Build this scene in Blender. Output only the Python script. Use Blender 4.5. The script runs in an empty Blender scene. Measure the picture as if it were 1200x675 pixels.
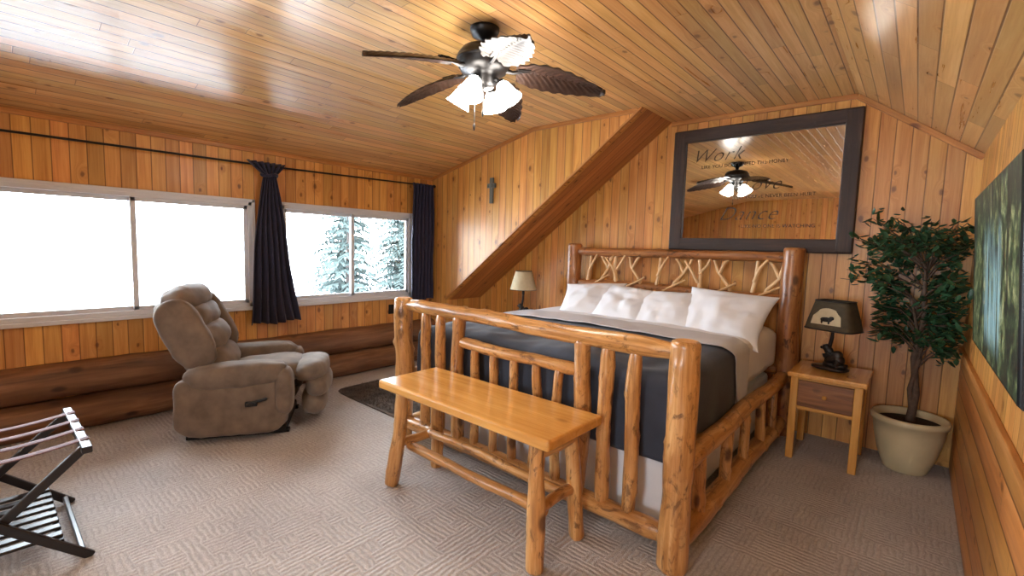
import bpy, bmesh, math, random
from math import sin, cos, pi, radians, sqrt, exp, floor
from mathutils import Vector, Matrix, Euler, noise
random.seed(7)
COL = bpy.context.scene.collection

def S(r, g, b, a=1.0):
    f = lambda c: (c/255/12.92) if c/255 <= 0.04045 else ((c/255+0.055)/1.055)**2.4
    return (f(r), f(g), f(b), a)

# ------------------------------------------------------------ node helpers
class NT:
    def __init__(s, name):
        s.m = bpy.data.materials.new(name); s.m.use_nodes = True
        s.t = s.m.node_tree; s.b = s.t.nodes['Principled BSDF']; s.out = s.t.nodes['Material Output']
    def n(s, typ, **kw):
        nd = s.t.nodes.new('ShaderNode'+typ)
        for k, v in kw.items(): setattr(nd, k, v)
        return nd
    def set(s, sock, v):
        if hasattr(v, 'is_output') or isinstance(v, bpy.types.NodeSocket): s.t.links.new(v, sock)
        else: sock.default_value = v
    def math(s, op, a, b=0.0, c=0.0, clamp=False):
        nd = s.n('Math', operation=op, use_clamp=clamp)
        s.set(nd.inputs[0], a); s.set(nd.inputs[1], b); s.set(nd.inputs[2], c)
        return nd.outputs[0]
    def comb(s, x, y, z):
        nd = s.n('CombineXYZ')
        for i, v in enumerate((x, y, z)): s.set(nd.inputs[i], v)
        return nd.outputs[0]
    def sep(s, v):
        nd = s.n('SeparateXYZ'); s.set(nd.inputs[0], v); return nd.outputs
    def noise(s, vec, scale=1, detail=4, rough=.55, dist=0.0):
        nd = s.n('TexNoise'); s.set(nd.inputs['Vector'], vec)
        nd.inputs['Scale'].default_value = scale; nd.inputs['Detail'].default_value = detail
        nd.inputs['Roughness'].default_value = rough; nd.inputs['Distortion'].default_value = dist
        return nd.outputs['Fac']
    def ramp(s, fac, stops):
        nd = s.n('ValToRGB'); s.set(nd.inputs[0], fac); cr = nd.color_ramp
        while len(cr.elements) < len(stops): cr.elements.new(.5)
        for e, (p, c) in zip(cr.elements, stops): e.position = p; e.color = c
        return nd.outputs[0]
    def mix(s, fac, a, b, mode='MIX'):
        nd = s.n('MixRGB', blend_type=mode)
        s.set(nd.inputs[0], fac); s.set(nd.inputs[1], a); s.set(nd.inputs[2], b)
        return nd.outputs[0]
    def mr(s, v, a, b, c=0.0, d=1.0):
        nd = s.n('MapRange', interpolation_type='SMOOTHSTEP')
        s.set(nd.inputs[0], v)
        for i, x in enumerate((a, b, c, d)): nd.inputs[i+1].default_value = x
        return nd.outputs[0]
    def scale(s, v, sc):
        nd = s.n('VectorMath', operation='MULTIPLY'); s.set(nd.inputs[0], v); nd.inputs[1].default_value = sc
        return nd.outputs[0]
    def obj(s): return s.n('TexCoord').outputs['Object']
    def gc(s):
        nd = s.n('Attribute'); nd.attribute_name = 'gc'; return nd.outputs['Vector']
    def bump(s, h, strength=.3, dist=.01):
        nd = s.n('Bump'); nd.inputs['Strength'].default_value = strength; nd.inputs['Distance'].default_value = dist
        s.set(nd.inputs['Height'], h); s.t.links.new(nd.outputs[0], s.b.inputs['Normal'])
    def p(s, **kw):
        for k, v in kw.items(): s.set(s.b.inputs[k.replace('_', ' ')], v)
        return s.m

def boards(name, ac, al, w, cols, rough=.35, seg=0, knots=.5, groove=.6, gw=.0035, var=.35, coat=0.0, horiz_round=False):
    t = NT(name); sp = t.sep(t.obj()); a = sp[ac]; l = sp[al]
    ad = t.math('DIVIDE', a, w); idx = t.math('FLOOR', ad); fr = t.math('FRACT', ad)
    w1 = t.n('TexWhiteNoise', noise_dimensions='1D'); t.set(w1.inputs['W'], idx)
    if seg:
        ls = t.math('FLOOR', t.math('ADD', t.math('DIVIDE', l, seg), t.math('MULTIPLY', w1.outputs[0], 9.0)))
        lf = t.math('FRACT', t.math('ADD', t.math('DIVIDE', l, seg), t.math('MULTIPLY', w1.outputs[0], 9.0)))
    else: ls = 0.0
    w2 = t.n('TexWhiteNoise', noise_dimensions='3D'); t.set(w2.inputs['Vector'], t.comb(idx, ls, 3.3)); r = w2.outputs[0]
    r50 = t.math('MULTIPLY', r, 57.0)
    kv = t.comb(t.math('DIVIDE', a, .15), t.math('DIVIDE', l, .26), t.math('MULTIPLY', idx, .0))
    vo = t.n('TexVoronoi', voronoi_dimensions='2D'); t.set(vo.inputs['Vector'], kv); vo.inputs['Scale'].default_value = 1.0
    vcol = t.sep(vo.outputs['Color']); vr = vcol[0]
    wob = t.math('MULTIPLY', t.math('SUBTRACT', t.noise(t.comb(t.math('MULTIPLY', a, 60.0), t.math('MULTIPLY', l, 40.0), 0.0), 1, 2), .5), .07)
    vd = t.math('DIVIDE', t.math('ADD', vo.outputs['Distance'], wob), t.math('ADD', .45, t.math('MULTIPLY', vcol[1], .75)))
    ex = t.mr(vr, 1-knots-.02, 1-knots+.02)
    kn = t.math('MULTIPLY', t.mr(vd, .05, .13, 1.0, 0.0), ex)
    halo = t.math('MULTIPLY', t.mr(vd, .08, .45, 1.0, 0.0), ex)
    warp = t.math('MULTIPLY', halo, 1.6)
    g1 = t.noise(t.comb(t.math('ADD', t.math('MULTIPLY', a, 22.0), warp), t.math('MULTIPLY', l, 1.1), r50), 1, 5, .6, .6)
    g2 = t.noise(t.comb(t.math('ADD', t.math('MULTIPLY', a, 120.0), t.math('MULTIPLY', warp, 4.0)), t.math('MULTIPLY', l, 3.5), r50), 1, 3, .5, .3)
    g = t.math('ADD', t.math('MULTIPLY', g1, .7), t.math('MULTIPLY', g2, .3))
    c = t.ramp(g, [(.32, cols[0]), (.5, cols[1]), (.68, cols[2])])
    hs = t.n('HueSaturation'); t.set(hs.inputs['Color'], c)
    t.set(hs.inputs['Value'], t.math('ADD', 1-var*.55, t.math('MULTIPLY', r, var)))
    t.set(hs.inputs['Hue'], t.math('ADD', .492, t.math('MULTIPLY', w1.outputs[0], .016)))
    c = hs.outputs[0]
    c = t.mix(t.math('MULTIPLY', halo, .35), c, cols[0])
    c = t.mix(t.math('MULTIPLY', kn, .75), c, cols[3])
    e = t.math('MINIMUM', fr, t.math('SUBTRACT', 1.0, fr)); ed = t.math('MULTIPLY', e, w)
    gr = t.mr(ed, gw*.4, gw*1.3, 1.0, 0.0)
    if seg:
        le = t.math('MULTIPLY', t.math('MINIMUM', lf, t.math('SUBTRACT', 1.0, lf)), seg)
        gr = t.math('MAXIMUM', gr, t.math('MULTIPLY', t.mr(le, .001, .003, 1.0, 0.0), .7))
    c = t.mix(t.math('MULTIPLY', gr, groove), c, S(84, 44, 16))
    if horiz_round:
        hgt = t.math('ADD', t.math('MULTIPLY', t.math('SQRT', t.math('MULTIPLY', e, 2.0)), 4.0), t.math('MULTIPLY', g, .1))
    else:
        hgt = t.math('ADD', t.math('SUBTRACT', 1.0, gr), t.math('ADD', t.math('MULTIPLY', g2, .12), t.math('MULTIPLY', g1, .25)))
    t.bump(hgt, .5, .004)
    return t.p(Base_Color=c, Roughness=t.math('ADD', rough-.05, t.math('MULTIPLY', g, .12)), Coat_Weight=coat, Coat_Roughness=.2)

def gwood(name, cols, rough=.35, knots=.5, kscale=(7, 7, 4), gs=(30, 30, 2.2), bump=.3, coat=0.0, blotch=0.0):
    t = NT(name); v = t.gc()
    g1 = t.noise(t.scale(v, gs), 1, 5, .6, .8)
    g2 = t.noise(t.scale(v, (gs[0]*4, gs[1]*4, gs[2]*2.5)), 1, 3, .5)
    g = t.math('ADD', t.math('MULTIPLY', g1, .75), t.math('MULTIPLY', g2, .25))
    c = t.ramp(g, [(.3, cols[0]), (.5, cols[1]), (.7, cols[2])])
    lg = t.noise(t.scale(v, (3, 3, 1.5)), 1, 2)
    c = t.mix(t.mr(lg, .45, .7, 0, .45), c, cols[0])
    if blotch:
        bl = t.noise(t.scale(v, (18, 18, 8)), 1, 6, .7, 1.2)
        c = t.mix(t.mr(bl, .52, .66, 0, blotch), c, cols[3])
    vo = t.n('TexVoronoi'); t.set(vo.inputs['Vector'], t.scale(v, kscale)); vo.inputs['Scale'].default_value = 1
    vr = t.sep(vo.outputs['Color'])[0]; ex = t.mr(vr, 1-knots-.02, 1-knots+.02)
    kn = t.math('MULTIPLY', t.mr(vo.outputs['Distance'], .1, .24, 1.0, 0.0), ex)
    c = t.mix(t.math('MULTIPLY', kn, .85), c, cols[3])
    t.bump(t.math('ADD', g, t.math('MULTIPLY', kn, -.4)), bump, .006)
    return t.p(Base_Color=c, Roughness=rough, Coat_Weight=coat, Coat_Roughness=.2)

def plain(name, col, rough=.5, metal=0.0, var=.0, sc=20, bump=0.0, **kw):
    t = NT(name); v = t.gc()
    c = col
    if var:
        g = t.noise(v, sc, 4)
        d = tuple(x*(1-var) for x in col[:3])+(1,); u = tuple(min(1, x*(1+var)) for x in col[:3])+(1,)
        c = t.ramp(g, [(.3, d), (.7, u)])
    if bump: t.bump(t.noise(v, sc*3, 4), bump, .005)
    return t.p(Base_Color=c, Roughness=rough, Metallic=metal, **kw)

# ------------------------------------------------------------ mesh builder
def frames(pts):
    n = len(pts); T = []
    for i in range(n):
        a = pts[max(0, i-1)]; b = pts[min(n-1, i+1)]; T.append((b-a).normalized())
    t0 = T[0]; ref = Vector((0, 0, 1)) if abs(t0.z) < .9 else Vector((1, 0, 0))
    N = (ref - t0*ref.dot(t0)).normalized(); out = []
    for i in range(n):
        N = (N - T[i]*N.dot(T[i])).normalized(); out.append((T[i], N, T[i].cross(N)))
    return out

class Bd:
    def __init__(s): s.v = []; s.f = []; s.m = []; s.sm = []; s.g = []
    def add(s, vs, fs, mat=0, gs=None, smooth=True, off=None):
        o = len(s.v)
        if off is None: off = Vector((random.uniform(-40, 40), random.uniform(-40, 40), random.uniform(-40, 40)))
        s.v += [tuple(v) for v in vs]; gs = gs or vs
        s.g += [tuple(Vector(g)+off) for g in gs]
        for f in fs:
            s.f.append(tuple(i+o for i in f)); s.m.append(mat if isinstance(mat, int) else 0)
            s.sm.append(smooth)
    def tube(s, pts, rad, seg=10, mat=0, cap=True, capmat=None, rfun=None, squash=1.0):
        pts = [Vector(p) for p in pts]
        if not hasattr(rad, '__len__'): rad = [rad]*len(pts)
        fr = frames(pts); vs = []; gs = []; L = 0
        for i, p in enumerate(pts):
            if i: L += (p-pts[i-1]).length
            for k in range(seg):
                a = 2*pi*k/seg; r = rad[i]
                if rfun: r *= rfun(L, a)
                vs.append(p + fr[i][1]*cos(a)*r + fr[i][2]*sin(a)*r*squash); gs.append(Vector((cos(a)*r, sin(a)*r, L)))
        fs = [(i*seg+k, i*seg+(k+1) % seg, (i+1)*seg+(k+1) % seg, (i+1)*seg+k) for i in range(len(pts)-1) for k in range(seg)]
        off = Vector([random.uniform(-40, 40) for _ in range(3)])
        s.add(vs, fs, mat, gs, True, off)
        if cap:
            cm = mat if capmat is None else capmat
            for i, flip in ((0, True), (len(pts)-1, False)):
                ring = vs[i*seg:(i+1)*seg]; rg = gs[i*seg:(i+1)*seg]
                f = tuple(range(seg)); f = f[::-1] if flip else f
                s.add(ring, [f], cm, [Vector((g.x, g.y, g.z)) for g in rg], False, off)
    def log(s, p0, p1, r0, r1=None, mat=0, capmat=None, bend=.012, lump=.08, seg=16, taper=0.0, knobs=6, rnd=True):
        p0 = Vector(p0); p1 = Vector(p1); r1 = r0 if r1 is None else r1
        L = (p1-p0).length; n = max(6, int(L/.03)); sd = random.uniform(0, 100)
        ax = (p1-p0).normalized(); ref = Vector((0, 0, 1)) if abs(ax.z) < .9 else Vector((1, 0, 0))
        s1 = ax.cross(ref).normalized(); s2 = ax.cross(s1)
        pts = []; rad = []
        ts = [0, .006/L, .02/L] + [i/n for i in range(1, n)] + [1-.02/L, 1-.006/L, 1]
        for t in sorted(ts):
            w = sin(pi*t)
            b = Vector((noise.noise(Vector((t*L*1.3, sd, 0))), noise.noise(Vector((t*L*1.3, sd, 9))), 0))*bend*2*w
            pts.append(p0.lerp(p1, t)+s1*b.x+s2*b.y)
            r = r0+(r1-r0)*t
            d = min(t, 1-t)*L
            if rnd and d < .02: r *= (.72+.28*sqrt(max(0, 1-(1-d/.02)**2)))
            if taper and d < taper: r *= .62+.38*(d/taper)**.6
            rad.append(r)
        kb = [(random.uniform(.08, .92)*L, random.uniform(0, 2*pi), random.uniform(.1, .28)) for _ in range(int(knobs*L)+1)]
        def rf(l, a):
            v = 1+lump*noise.noise(Vector((cos(a)*1.2, sin(a)*1.2, l*5+sd)))*1.6
            for kl, ka, kh in kb:
                da = (a-ka+pi) % (2*pi)-pi; v += kh*exp(-((l-kl)/.02)**2-(da/.4)**2)
            return v
        s.tube(pts, rad, seg, mat, True, capmat, rf)
    def box(s, c, size, rot=None, bevel=.004, mat=0, segs=2, smooth=False):
        bm = bmesh.new(); bmesh.ops.create_cube(bm, size=1)
        for v in bm.verts: v.co = Vector((v.co.x*size[0], v.co.y*size[1], v.co.z*size[2]))
        if bevel: bmesh.ops.bevel(bm, geom=bm.edges[:], offset=min(bevel, min(size)*.45), segments=segs, affect='EDGES', profile=.5)
        M = rot if isinstance(rot, Matrix) else (Euler(rot).to_matrix() if rot else Matrix.Identity(3))
        la = max(range(3), key=lambda i: size[i]); c = Vector(c)
        vs = [M@v.co+c for v in bm.verts]
        gs = []
        for v in bm.verts:
            q = list(v.co); z = q.pop(la); gs.append(Vector((q[0], q[1], z)))
        fs = [tuple(v.index for v in f.verts) for f in bm.faces]
        s.add(vs, fs, mat, gs, smooth); bm.free()
    def puff(s, c, size, rot=None, n=4.0, mat=0, amp=0.0, fs=4.0, div=14, fn=None):
        M = rot if isinstance(rot, Matrix) else (Euler(rot).to_matrix() if rot else Matrix.Identity(3))
        c = Vector(c); idx = {}; vs = []; gs = []; fcs = []; sd = random.uniform(0, 99)
        def vert(p):
            k = (round(p[0], 4), round(p[1], 4), round(p[2], 4))
            if k in idx: return idx[k]
            q = Vector([sin(x*pi/4)/sin(pi/4) for x in p])
            l = (abs(q.x)**n+abs(q.y)**n+abs(q.z)**n)**(1/n); q = q/l
            if amp:
                d = noise.noise(Vector((q.x*size[0], q.y*size[1], q.z*size[2]))*fs+Vector((sd, 0, 0)))
                d += .5*noise.noise(Vector((q.x*size[0], q.y*size[1], q.z*size[2]))*fs*2.3+Vector((sd, 5, 0)))
                q = q*(1+amp*d)
            if fn: q = fn(q)
            loc = Vector((q.x*size[0]/2, q.y*size[1]/2, q.z*size[2]/2))
            vs.append(M@loc+c); gs.append(loc); idx[k] = len(vs)-1; return idx[k]
        for ax in range(3):
            for sg in (-1, 1):
                for i in range(div):
                    for j in range(div):
                        q = []
                        for (a, b) in ((i, j), (i+1, j), (i+1, j+1), (i, j+1)):
                            p = [0, 0, 0]; p[ax] = sg; p[(ax+1) % 3] = -1+2*a/div; p[(ax+2) % 3] = -1+2*b/div
                            q.append(vert(p))
                        fcs.append(tuple(q) if sg > 0 else tuple(q[::-1]))
        s.add(vs, fcs, mat, gs, True)
    def lathe(s, c, prof, seg=32, mat=0, M=None, smooth=True):
        M = M or Matrix.Identity(3); c = Vector(c); vs = []; gs = []
        for (r, z) in prof:
            for k in range(seg):
                a = 2*pi*k/seg; p = Vector((r*cos(a), r*sin(a), z)); vs.append(M@p+c); gs.append(p)
        fs = [(i*seg+k, i*seg+(k+1) % seg, (i+1)*seg+(k+1) % seg, (i+1)*seg+k) for i in range(len(prof)-1) for k in range(seg)]
        s.add(vs, fs, mat, gs, smooth)
    def surf(s, fn, nu, nv, mat=0, thick=0.0, gfn=None):
        vs = [Vector(fn(i/nu, j/nv)) for j in range(nv+1) for i in range(nu+1)]
        fs = [(j*(nu+1)+i, j*(nu+1)+i+1, (j+1)*(nu+1)+i+1, (j+1)*(nu+1)+i) for j in range(nv) for i in range(nu)]
        gs = [Vector(gfn(i/nu, j/nv)) for j in range(nv+1) for i in range(nu+1)] if gfn else vs
        s.add(vs, fs, mat, gs, True)
    def poly(s, pts, ext, mat=0):
        ext = Vector(ext); a = [Vector(p) for p in pts]; b = [p+ext for p in a]; n = len(a)
        fs = [tuple(range(n)), tuple(range(2*n-1, n-1, -1))]+[(i, n+i, n+(i+1) % n, (i+1) % n) for i in range(n)]
        s.add(a+b, fs, mat, None, False)
    def done(s, name, mats, parent=None, recalc=False, solid=0.0):
        me = bpy.data.meshes.new(name); me.from_pydata(s.v, [], s.f)
        for m in mats: me.materials.append(m)
        me.polygons.foreach_set('material_index', s.m); me.polygons.foreach_set('use_smooth', s.sm)
        at = me.attributes.new('gc', 'FLOAT_VECTOR', 'POINT'); at.data.foreach_set('vector', [x for g in s.g for x in g])
        if recalc:
            bm = bmesh.new(); bm.from_mesh(me); bmesh.ops.recalc_face_normals(bm, faces=bm.faces); bm.to_mesh(me); bm.free()
        me.update()
        o = bpy.data.objects.new(name, me); COL.objects.link(o)
        if parent: o.parent = parent
        if solid:
            md = o.modifiers.new('solid', 'SOLIDIFY'); md.thickness = solid; md.offset = 0
        return o

def empty(name):
    o = bpy.data.objects.new(name, None); COL.objects.link(o); o.empty_display_size = .1; return o

# ------------------------------------------------------------ materials
PINE_B = [S(180, 116, 52), S(206, 146, 74), S(222, 168, 94), S(96, 52, 22)]
CEIL = [S(188, 134, 74), S(210, 160, 98), S(226, 184, 126), S(116, 72, 36)]
m_wallx = boards('pine_boards_vertical_x', 0, 2, .098, PINE_B, .40, 0, .42, .75, .0035, .38, coat=.1)
m_wally = boards('pine_boards_vertical_y', 1, 2, .098, PINE_B, .40, 0, .42, .75, .0035, .38, coat=.1)
m_ceil = boards('pine_ceiling_boards', 0, 1, .078, CEIL, .28, 1.9, .25, .8, .0036, .45, coat=.5)
m_soff = boards('pine_soffit_boards', 1, 0, .105, [S(156, 94, 44), S(182, 118, 62), S(200, 138, 78), S(80, 40, 18)], .4, 0, .4, .7)
m_hlog = boards('log_siding_horizontal', 2, 1, .15, [S(168, 106, 48), S(194, 132, 66), S(210, 150, 84), S(86, 44, 20)], .38, 2.4, .45, .8, .006, .3, horiz_round=True)
m_log = gwood('varnished_log', [S(142, 92, 46), S(194, 140, 80), S(226, 182, 124), S(76, 42, 20)], .32, .65, coat=.25, blotch=.75)
m_log2 = gwood('varnished_log_dark', [S(112, 66, 34), S(156, 98, 52), S(192, 134, 78), S(60, 32, 16)], .34, .6, coat=.2, blotch=.8)
m_dlog = gwood('weathered_log', [S(84, 56, 40), S(124, 86, 60), S(156, 116, 84), S(56, 34, 24)], .55, .35, gs=(14, 14, 1.2), bump=.6)
m_end = gwood('log_end', [S(176, 118, 62), S(208, 154, 92), S(226, 180, 122), S(120, 70, 34)], .45, .1, gs=(30, 30, 30))
m_twig = gwood('peeled_branch', [S(180, 132, 82), S(216, 174, 122), S(236, 204, 160), S(120, 76, 42)], .45, .3)
m_plank = gwood('honey_pine_plank', [S(190, 130, 60), S(216, 158, 80), S(230, 178, 102), S(130, 74, 30)], .25, .35, kscale=(6, 6, 3), gs=(22, 22, 1.4), bump=.1, coat=.4)
m_drawer = gwood('drawer_front_dark', [S(90, 54, 28), S(130, 82, 44), S(158, 106, 62), S(50, 26, 12)], .35, .5)
m_trim = gwood('pine_trim', [S(150, 92, 42), S(184, 122, 62), S(204, 146, 84), S(90, 46, 20)], .4, .2)
m_barn = gwood('barnwood_frame', [S(34, 21, 15), S(54, 35, 25), S(76, 51, 37), S(24, 14, 10)], .55, .2, bump=.6)
m_white = plain('white_vinyl', S(205, 208, 214), .4)
m_black = plain('black_iron', S(22, 20, 20), .38, .3)
m_blackw = plain('black_wood', S(30, 25, 25), .3, 0, .2)
m_linen = plain('white_linen', S(222, 223, 228), .85, 0, .03, 6, .08, Sheen_Weight=.1)
m_sheet = plain('light_grey_sheet', S(196, 197, 204), .85, 0, .04, 6, .08)
m_comf = plain('charcoal_comforter', S(50, 56, 70), .8, 0, .14, 8, .15, Sheen_Weight=.12)
m_chair = plain('taupe_suede', S(108, 93, 80), .85, 0, .26, 9, .15, Sheen_Weight=.2)
m_curt = plain('navy_curtain', S(40, 39, 62), .85, 0, .15, 10, .1, Sheen_Weight=.15)
m_brz = plain('dark_bronze', S(38, 33, 30), .4, .4, .2, 40)
m_shadeD = plain('lampshade_olive', S(72, 62, 44), .8, 0, .2, 30)
m_shadeL = plain('lampshade_tan', S(196, 182, 150), .8, 0, .06, 30)
m_pot = plain('cream_ceramic', S(212, 197, 158), .35, 0, .04, 8)
m_soil = plain('dark_soil', S(52, 38, 28), .95, 0, .3, 60, .5)
m_bark = plain('ficus_bark', S(90, 70, 56), .85, 0, .3, 30, .4)
m_leaf = plain('ficus_leaf', S(42, 76, 48), .42, 0, .45, 5)
m_blade = gwood('carved_blade', [S(34, 21, 15), S(50, 32, 23), S(70, 47, 35), S(30, 18, 12)], .42, .1)
m_strap = plain('brown_strap', S(110, 82, 84), .8, 0, .15, 40)
m_spruce = plain('spruce_needles', S(58, 70, 68), .9, 0, .35, 2)
m_tbark = plain('spruce_bark', S(54, 46, 42), .9, 0, .3, 4)
m_snow = plain('snow', S(240, 243, 248), .9)

t = NT('carpet'); o = t.obj()
dv = t.n('VectorMath', operation='ADD'); t.set(dv.inputs[0], o)
wn = t.n('TexNoise'); t.set(wn.inputs['Vector'], o); wn.inputs['Scale'].default_value = 14
sc = t.n('VectorMath', operation='MULTIPLY'); t.set(sc.inputs[0], wn.outputs['Color']); sc.inputs[1].default_value = (.03, .03, 0); t.set(dv.inputs[1], sc.outputs[0])
q = t.sep(dv.outputs[0]); cs = .085
cx = t.math('FLOOR', t.math('DIVIDE', q[0], cs)); cy = t.math('FLOOR', t.math('DIVIDE', q[1], cs))
wh = t.n('TexWhiteNoise', noise_dimensions='3D'); t.set(wh.inputs['Vector'], t.comb(cx, cy, 1.0))
sw = t.math('GREATER_THAN', wh.outputs[0], .5)
sx = t.math('SINE', t.math('MULTIPLY', q[0], 2*pi/.0283)); sy = t.math('SINE', t.math('MULTIPLY', q[1], 2*pi/.0283))
pat = t.math('ADD', t.math('MULTIPLY', sx, sw), t.math('MULTIPLY', sy, t.math('SUBTRACT', 1.0, sw)))
fz = t.noise(o, 160, 3); fz2 = t.noise(o, 45, 4, .7); big = t.noise(o, 1.6, 3)
h = t.math('ADD', t.math('MULTIPLY', pat, .6), t.math('ADD', t.math('MULTIPLY', fz, 1.8), fz2))
c = t.ramp(t.math('ADD', t.math('MULTIPLY', t.math('ADD', t.math('MULTIPLY', fz, .5), t.math('MULTIPLY', fz2, .5)), .75), t.math('MULTIPLY', big, .25)), [(.36, S(150, 142, 137)), (.62, S(208, 202, 199))])
c = t.mix(t.mr(pat, -.9, -.2, .28, 0), c, S(128, 119, 114))
t.bump(h, .6, .007); m_carpet = t.p(Base_Color=c, Roughness=.95, Sheen_Weight=.1)

t = NT('mirror_glass'); m_mirror = t.p(Base_Color=(.68, .69, .68, 1), Metallic=1.0, Roughness=.015)
t = NT('window_glass'); t.t.nodes.remove(t.b)
lw = t.n('Fresnel'); lw.inputs[0].default_value = 1.35
tr = t.n('BsdfTransparent'); gl = t.n('BsdfGlossy'); gl.inputs['Roughness'].default_value = .02; mx = t.n('MixShader')
t.t.links.new(lw.outputs[0], mx.inputs[0]); t.t.links.new(tr.outputs[0], mx.inputs[1]); t.t.links.new(gl.outputs[0], mx.inputs[2]); t.t.links.new(mx.outputs[0], t.out.inputs[0])
m_glass = t.m
t = NT('frosted_lit_glass'); m_bulb = t.p(Base_Color=(.95, .95, 1, 1), Roughness=.4, Emission_Color=(1, .93, .84, 1), Emission_Strength=48.0)
t = NT('warm_fill_globe'); m_fill_globe = t.p(Base_Color=(.95, .95, 1, 1), Roughness=.4, Emission_Color=(1, .84, .66, 1), Emission_Strength=75.0)  # glow of the added fill light behind the camera
t = NT('shag_rug'); m_rug = t.p(Base_Color=t.ramp(t.noise(t.gc(), 9, 4), [(.3, S(46, 38, 33)), (.7, S(100, 86, 75))]), Roughness=.95)
# painting
t = NT('forest_painting'); o = t.obj(); sp = t.sep(o)
fn = t.noise(t.scale(o, (1, 4, 3)), 1.5, 8, .7, .8); f2 = t.noise(t.scale(o, (1, 16, 12)), 1.5, 6, .75)
c = t.ramp(t.math('ADD', t.math('MULTIPLY', fn, .6), t.math('MULTIPLY', f2, .4)), [(.40, S(12, 18, 14)), (.47, S(32, 48, 32)), (.53, S(76, 94, 58)), (.6, S(170, 174, 124))])
tk = t.noise(t.comb(0.0, t.math('MULTIPLY', sp[1], 13.0), t.math('MULTIPLY', sp[2], .8)), 1, 3)
c = t.mix(t.mr(tk, .56, .6, 0, .8), c, S(20, 16, 13))
wf = t.noise(t.scale(o, (1, 26, 1.5)), 1, 3)
yy = t.math('ADD', sp[1], t.math('MULTIPLY', fn, .3))
band = t.math('MULTIPLY', t.mr(yy, 2.45, 2.6), t.mr(yy, 2.95, 3.1, 1, 0))
band = t.math('MULTIPLY', band, t.mr(sp[2], 1.12, 1.24)); band = t.math('MULTIPLY', band, t.mr(sp[2], 1.5, 1.7, 1, 0))
c = t.mix(t.math('MULTIPLY', band, t.mr(wf, .38, .55)), c, S(150, 190, 196))
m_paint = t.p(Base_Color=c, Roughness=.5)

# ------------------------------------------------------------ room shell
XL, XR, YB, YC, YF, ZC = -4.809, .287, 4.542, 3.918, -3.2, 2.757
XK, ZT = -3.16, 2.356; X1, XS = -.444, -1.921; ZK = 2.222; XN, ZN = -4.5, .80
b = Bd(); b.poly([(XL-.1, YF-.1, 0), (XR+.1, YF-.1, 0), (XR+.1, YB+.1, 0), (XL-.1, YB+.1, 0)], (0, 0, -.1)); b.done('floor', [m_carpet], recalc=True)
b = Bd(); b.poly([(XN-.1, YB, 0), (XR, YB, 0), (XR, YB, ZK), (X1, YB, ZC), (XS, YB, ZC), (XN-.1, YB, ZN-.076)], (0, .12, 0)); b.done('wall_back', [m_wallx], recalc=True)
b = Bd(); b.poly([(XL, YC, 0), (XN, YC, 0), (XN, YC, ZN), (XS, YC, ZC), (XK, YC, ZC), (XL, YC, ZT)], (0, .04, 0)); b.done('wall_dormer_cheek', [m_wallx], recalc=True)
b = Bd(); b.poly([(XN, YC+.04, 0), (XN, YB, 0), (XN, YB, ZN), (XN, YC+.04, ZN)], (-.1, 0, 0)); b.done('wall_knee', [m_wally], recalc=True)
LZ = .88
b = Bd()
b.poly([(XR, YF, LZ), (XR, YB, LZ), (XR, YB, ZK), (XR, YF, ZK)], (.12, 0, 0), 0)
b.poly([(XR, YF, 0), (XR, YB, 0), (XR, YB, LZ), (XR, YF, LZ)], (.12, 0, 0), 1)
b.done('wall_right', [m_wally, m_hlog], recalc=True)
# front wall (behind camera) with a window hole
b = Bd(); fx0, fx1, fz0, fz1 = -1.0, .1, .8, 2.0
b.poly([(XL, YF, 0), (XR, YF, 0), (XR, YF, fz0), (XL, YF, fz0)], (0, -.12, 0))
b.poly([(XL, YF, fz0), (fx0, YF, fz0), (fx0, YF, fz1), (XL, YF, fz1)], (0, -.12, 0))
b.poly([(fx1, YF, fz0), (XR, YF, fz0), (XR, YF, fz1), (fx1, YF, fz1)], (0, -.12, 0))
b.poly([(XL, YF, fz1), (XR, YF, fz1), (XR, YF, ZK), (X1, YF, ZC), (XK, YF, ZC), (XL, YF, ZT)], (0, -.12, 0))
b.done('wall_front', [m_wallx], recalc=True)
# left wall with windows
Z0, Z1 = .854, 1.855
wins = [(-2.25, -.35), (-.04, 1.74), (2.0, 3.59)]
b = Bd(); T = (-.14, 0, 0)
b.poly([(XL, YF, 0), (XL, YC, 0), (XL, YC, Z0), (XL, YF, Z0)], T); b.poly([(XL, YF, Z1), (XL, YC, Z1), (XL, YC, ZT), (XL, YF, ZT)], T)
yy = YF
for a, c_ in wins+[(YC, YC)]:
    b.poly([(XL, yy, Z0), (XL, a, Z0), (XL, a, Z1), (XL, yy, Z1)], T); yy = c_
b.done('wall_left', [m_wally], recalc=True)
# ceiling
b = Bd()
def slab(x0, z0, x1, z1, y0, y1, up=(0, 0, .1)): b.poly([(x0, y0, z0), (x1, y0, z1), (x1, y1, z1), (x0, y1, z0)], up)
slab(XK, ZC, X1, ZC, YF-.1, YC); slab(XS, ZC, X1, ZC, YC, YB+.1); slab(X1, ZC, XR+.08, ZK-.058, YF-.1, YB+.1); slab(XL-.14, ZT-.036, XK, ZC, YF-.1, YC+.02)
b.done('ceiling', [m_ceil], recalc=True)
b = Bd(); slab(XN-.1, ZN-.076, XS, ZC, YC+.04, YB+.05); b.done('ceiling_soffit', [m_soff], recalc=True)
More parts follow.
